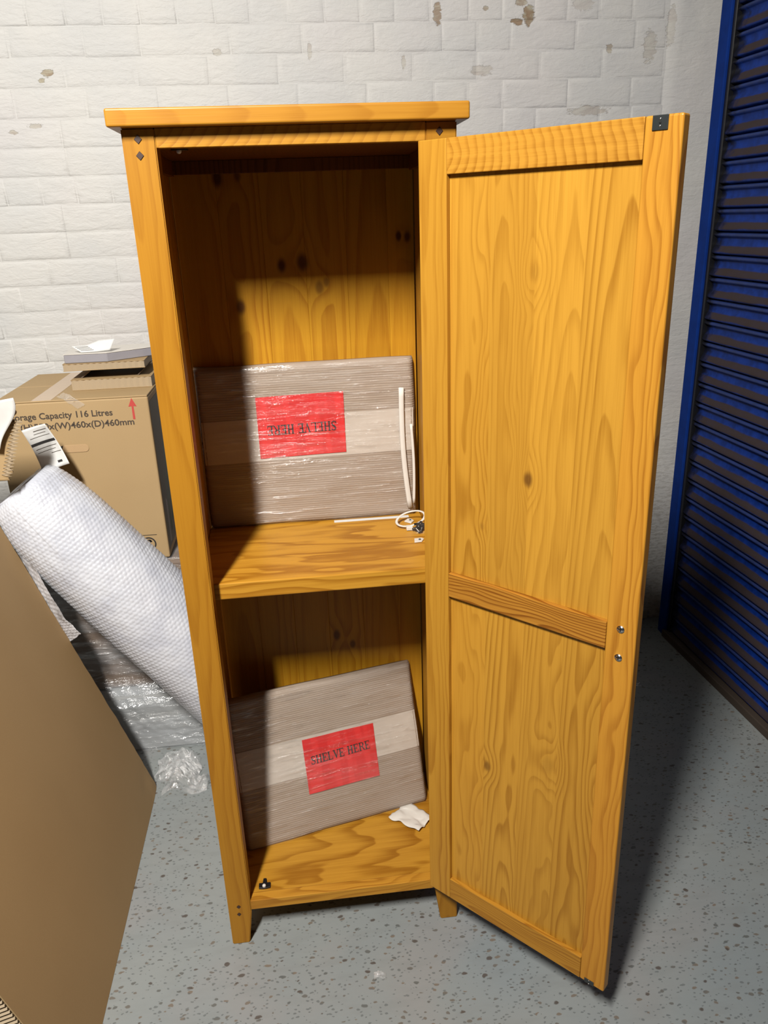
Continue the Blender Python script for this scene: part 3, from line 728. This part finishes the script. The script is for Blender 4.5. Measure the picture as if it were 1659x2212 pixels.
# ================= WRAPPED PACK UNDER THE CARTON =================
pk = thing('wrapped_pack', 'brown pack in shiny stretch film under the storage carton', 'pack', (-.30, .74, 0))
PX0, PX1, PY0, PY1 = -.62, .12, .775, 1.2
q = Vector((-.30, .74, 0))
box('pack_body', Vector((PX0, PY0, .19))-q, Vector((PX1, PY1, .594))-q, pack_m, pk, .01)
box('pack_foot', Vector((PX0+.01, PY0-.05, .0))-q, Vector((-.125, PY1-.01, .1895))-q, grey_board, pk, .006)
def drape(u, v):
    x = PX0+(PX1-PX0)*u; zz = .600-.594*v; y = PY0-.003-.055*min(1, max(0, (v-.62)*9))
    if v < .06: y = PY0-.003+.20*(1-v/.06); zz = .598
    wv = noise.noise(Vector((x*5, zz*16, 1)))*.010+noise.noise(Vector((x*14, zz*50, 7)))*.005+abs(noise.noise(Vector((x*9, zz*22+x*20, 3))))*.012*min(1, max(0, (v-.4)*3))
    return Vector((x, y-abs(wv)-.001, max(.003, zz+(wv*.25 if v < .06 else 0))))-q
grid('plastic_film', drape, 130, 130, film3_m, pk)
# crumpled film on the floor beside the cupboard
def crum(u, v):
    x = -.225-.035*min(1, max(0, (v-.35)*5))+.125*u; y = .51+.17*v+.02*math.sin(u*2.5)
    e = min(1, 5*u, 5*(1-u)+.4, 4*v, 5*(1-v)+.3)
    h = abs(noise.noise(Vector((x*24, y*24, 2))))*.050+abs(noise.noise(Vector((x*60, y*60, 4))))*.016
    return Vector((x+.015*noise.noise(Vector((y*18, 0, 1))), y+.03*noise.noise(Vector((x*18, 3, 0)))-.02*u, .001+h*max(.05, e)))
fm = film_material('crumpled_film', .55, .45, (40, 40, 40), 1., .12, dist=.006)
tag(grid('crumpled_film', crum, 90, 80, fm, thick=0), 'crumpled clear stretch film lying on the floor left of the cupboard', 'plastic film')

# ================= BUBBLE WRAP ROLL =================
ax0, ax1 = Vector((-.478, .635, .880)), Vector((.070, .635, .134))
dv = (ax1-ax0).normalized(); e1 = Vector((0, -1, 0)); e2 = dv.cross(e1).normalized()
rl = thing('bubble_wrap_roll', 'thick roll of white bubble wrap leaning down to the right behind the cupboard', 'roll', ax0)
LEN = (ax1-ax0).length; RAD = .129
def rollf(u, v):
    s = v*LEN; a = 2*math.pi*u
    r = RAD*(1-.27*math.exp(-s/.10)-.02*math.exp(-s/.4))
    if s < .02: r *= .90+.10*(s/.02)**.5
    r += .0030*noise.noise(Vector((a*1.3, s*5, 2)))+.0012*noise.noise(Vector((math.cos(a)*6, math.sin(a)*6, s*24)))
    pitch = .0105; ns = 66
    ph = s/pitch+u*3
    row = math.floor(ph); fr = (ph-row)-.5
    ca = (u*ns+(.5 if row % 2 else 0)) % 1-.5
    d = (fr*fr+ca*ca)*4
    r += .0016*max(0, 1-d)**.5
    return dv*s+(e1*math.cos(a)+e2*math.sin(a))*r
def roll_grid():
    nu, nv = 330, 380
    vs = [rollf(i/nu, j/nv) for j in range(nv+1) for i in range(nu)]
    fs = [(j*nu+i, j*nu+(i+1) % nu, (j+1)*nu+(i+1) % nu, (j+1)*nu+i) for j in range(nv) for i in range(nu)]
    return link('bubble_film', mesh('bubble_film', vs, fs), bubble_m, rl, smooth=True)
roll_grid()
# spiral layers showing at the ends
for s_, nm in ((.004, 'rolled_end'), (LEN-.004, 'rolled_end')):
    path = []
    for i in range(150):
        a = i*.42; r = (RAD*.63 if s_ < .1 else RAD*.9)*(1-i/165)
        path.append(dv*(s_+.004*math.sin(i*.7))+(e1*math.cos(a)+e2*math.sin(a))*r)
    tube(nm, path, .0045, bubble_m, rl, 6)
# loose end of the bubble wrap trailing down the left side
def flap(u, v):
    c = [Vector((-.475, .590, .760)), Vector((-.445, .588, .640)), Vector((-.415, .586, .545)), Vector((-.385, .584, .495))]
    k = min(2, int(v*3)); f = v*3-k; p = c[k]*(1-f)+c[k+1]*f
    wd = .020+.018*v
    off = Vector((.70, 0, .55))*((u-.75)*wd*2.2)
    b = .0025*max(0, math.sin(u*26)*math.sin(v*120))+.004*noise.noise(Vector((u*5, v*8, 3)))
    return p+off+Vector((0, -.02-b-.02*u, 0))-ax0
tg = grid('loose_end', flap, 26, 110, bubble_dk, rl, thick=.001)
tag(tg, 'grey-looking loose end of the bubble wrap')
# shipping label stuck to the top of the roll, sheet curling up
lab = thing('shipping_label', 'white printed shipping label sticking up behind the top of the bubble wrap roll', 'label', (-.41, .66, .97))
LM = (Vector((-.457, .665, 1.018)), Vector((-.399, .665, 1.032)), Vector((-.358, .665, .926)), Vector((-.425, .665, .905)))
def labf(u, v, off=0):
    p = (LM[0]*(1-u)+LM[1]*u)*(1-v)+(LM[3]*(1-u)+LM[2]*u)*v
    return p+Vector((0, .010*math.sin(v*3)+.008*math.sin(u*3)-off, 0))-Vector(lab.location)
grid('sheet', lambda u, v: labf(u, v), 14, 18, paper, lab, thick=.0005)
for v0, v1, u0, u1, mt in ((.36, .42, .02, .97, ink), (.10, .115, .35, .9, ink_soft), (.17, .18, .3, .8, ink_soft), (.24, .25, .1, .9, ink_soft), (.50, .512, .1, .9, ink_soft), (.58, .59, .1, .8, ink_soft), (.66, .672, .55, .95, ink_soft), (.86, .91, .62, .80, ink)):
    grid('print_line', lambda u, v, a=v0, b=v1, c=u0, d=u1: labf(c+(d-c)*u, a+(b-a)*v, .0009), 8, 1, mt, lab)

# ================= CARTON CORNER AT THE FAR LEFT =================
oc = thing('open_carton', 'torn brown carton edge at the far left with a white sheet hanging over it', 'carton', (-.52, .50, .9))
q = Vector((-.52, .50, .9))
def tornf(u, v):
    y = .50+.0*u
    x0 = -.545; x1 = -.400-.045*v+.010*noise.noise(Vector((v*14, 2, 0)))
    return Vector((x0+(x1-x0)*u, y, 1.118-.175*v))-q
grid('torn_side', tornf, 6, 40, card_m, oc, thick=.006)
vs = []; fs = []
for i in range(34):
    v = i/33; zt = 1.085-.13*v; xe = -.406-.050*v; am = .006 if i % 2 else -.006
    vs += [Vector((xe+am, .494, zt))-q, Vector((xe+am*.4-.002, .512, zt-.002))-q, Vector((xe+am+.012, .496, zt-.003))-q]
for i in range(33):
    a = i*3; fs += [(a, a+3, a+4, a+1), (a, a+2, a+5, a+3)]
link('fluted_edge', mesh('fluted_edge', vs, fs), core, oc)
ws = grid('hanging_sheet', lambda u, v: Vector((-.545+(.150-.048*v**1.4+.006*math.sin(v*6))*u, .475-.006*math.sin(u*4+v*2), 1.137-.018*(1-u)*(1-v)-.115*v))-Vector((-.5, .475, 1.05)), 20, 20, paper, None, thick=.002)
ws.location = (-.5, .475, 1.05); tag(ws, 'white sheet hanging over the torn carton edge at the far left', 'sheet')

# ================= LEANING FLAT PACK =================
ln = math.atan(.325)
fp = thing('flat_pack', 'large plain brown flat-pack carton leaning to the left in the foreground', 'carton', (-.246, 0, 0), (0, -ln, 0))
FY0, FY1, FH, FT = -.292, .552, 1.28, .05
# front sheet with slightly battered far edge
def fsheet(u, v):
    zz = FH*v; y = FY0+(FY1-FY0)*u
    if u > .98: y += .004*noise.noise(Vector((zz*22, 0, 1)))
    if u > .9 and zz < .10: y -= .02*(1-zz/.10)**1.5*0; 
    crush = .008*math.exp(-((y-FY1)**2+(zz-.03)**2)/.004)
    return Vector((-.0006-crush*abs(noise.noise(Vector((y*30, zz*30, 3))))-.0015*noise.noise(Vector((y*3, zz*3, 8))), y, zz+.001))
grid('face_sheet', fsheet, 60, 80, card_dk, fp)
bm = bmesh.new(); boxbm(bm, (-FT, FY0+.003, .001), (-.0036, FY1-.003, FH), .002)
me = bpy.data.meshes.new('core'); bm.to_mesh(me); bm.free(); link('core', me, card_m, fp)
# fluted near end: many little ribs
vs = []; fs = []
for i in range(150):
    zz = .002+i*.0085
    o = len(vs); y0 = FY0-.0005
    vs += [(-FT+.002, y0, zz), (-.003, y0, zz), (-.003, y0-.004, zz+.0028), (-FT+.002, y0-.004, zz+.0028), (-.003, y0, zz+.0056), (-FT+.002, y0, zz+.0056)]
    fs += [(o, o+1, o+2, o+3), (o+3, o+2, o+4, o+5)]
link('fluted_end', mesh('fluted_end', vs, fs), core, fp)

# ---- little scraps on the floor
def scrap(x, y, s, sd, label):
    o = grid('film_scrap', lambda u, v: Vector((x+s*(u-.5)*1.6, y+s*(v-.5)+s*.2*math.sin(u*5), .0012+abs(noise.noise(Vector((u*4+sd, v*4, sd))))*s*.5)), 10, 8, fm)
    tag(o, label, 'plastic scrap')
scrap(1.268, .815, .022, 1, 'small clear plastic scrap on the dark floor behind the open door')
scrap(.312, -.122, .016, 2, 'tiny clear plastic shred on the floor below the cupboard foot rail')
scrap(1.545, .60, .02, 5, 'tiny clear plastic shred on the floor against the shutter')

# centre of every timber piece, read by the grain shader
for o in bpy.data.objects:
    if 'seed' in o and o.type == 'MESH':
        for i, k in enumerate('xyz'):
            c = [v.co[i] for v in o.data.vertices]; o['mid_'+k] = (min(c)+max(c))/2
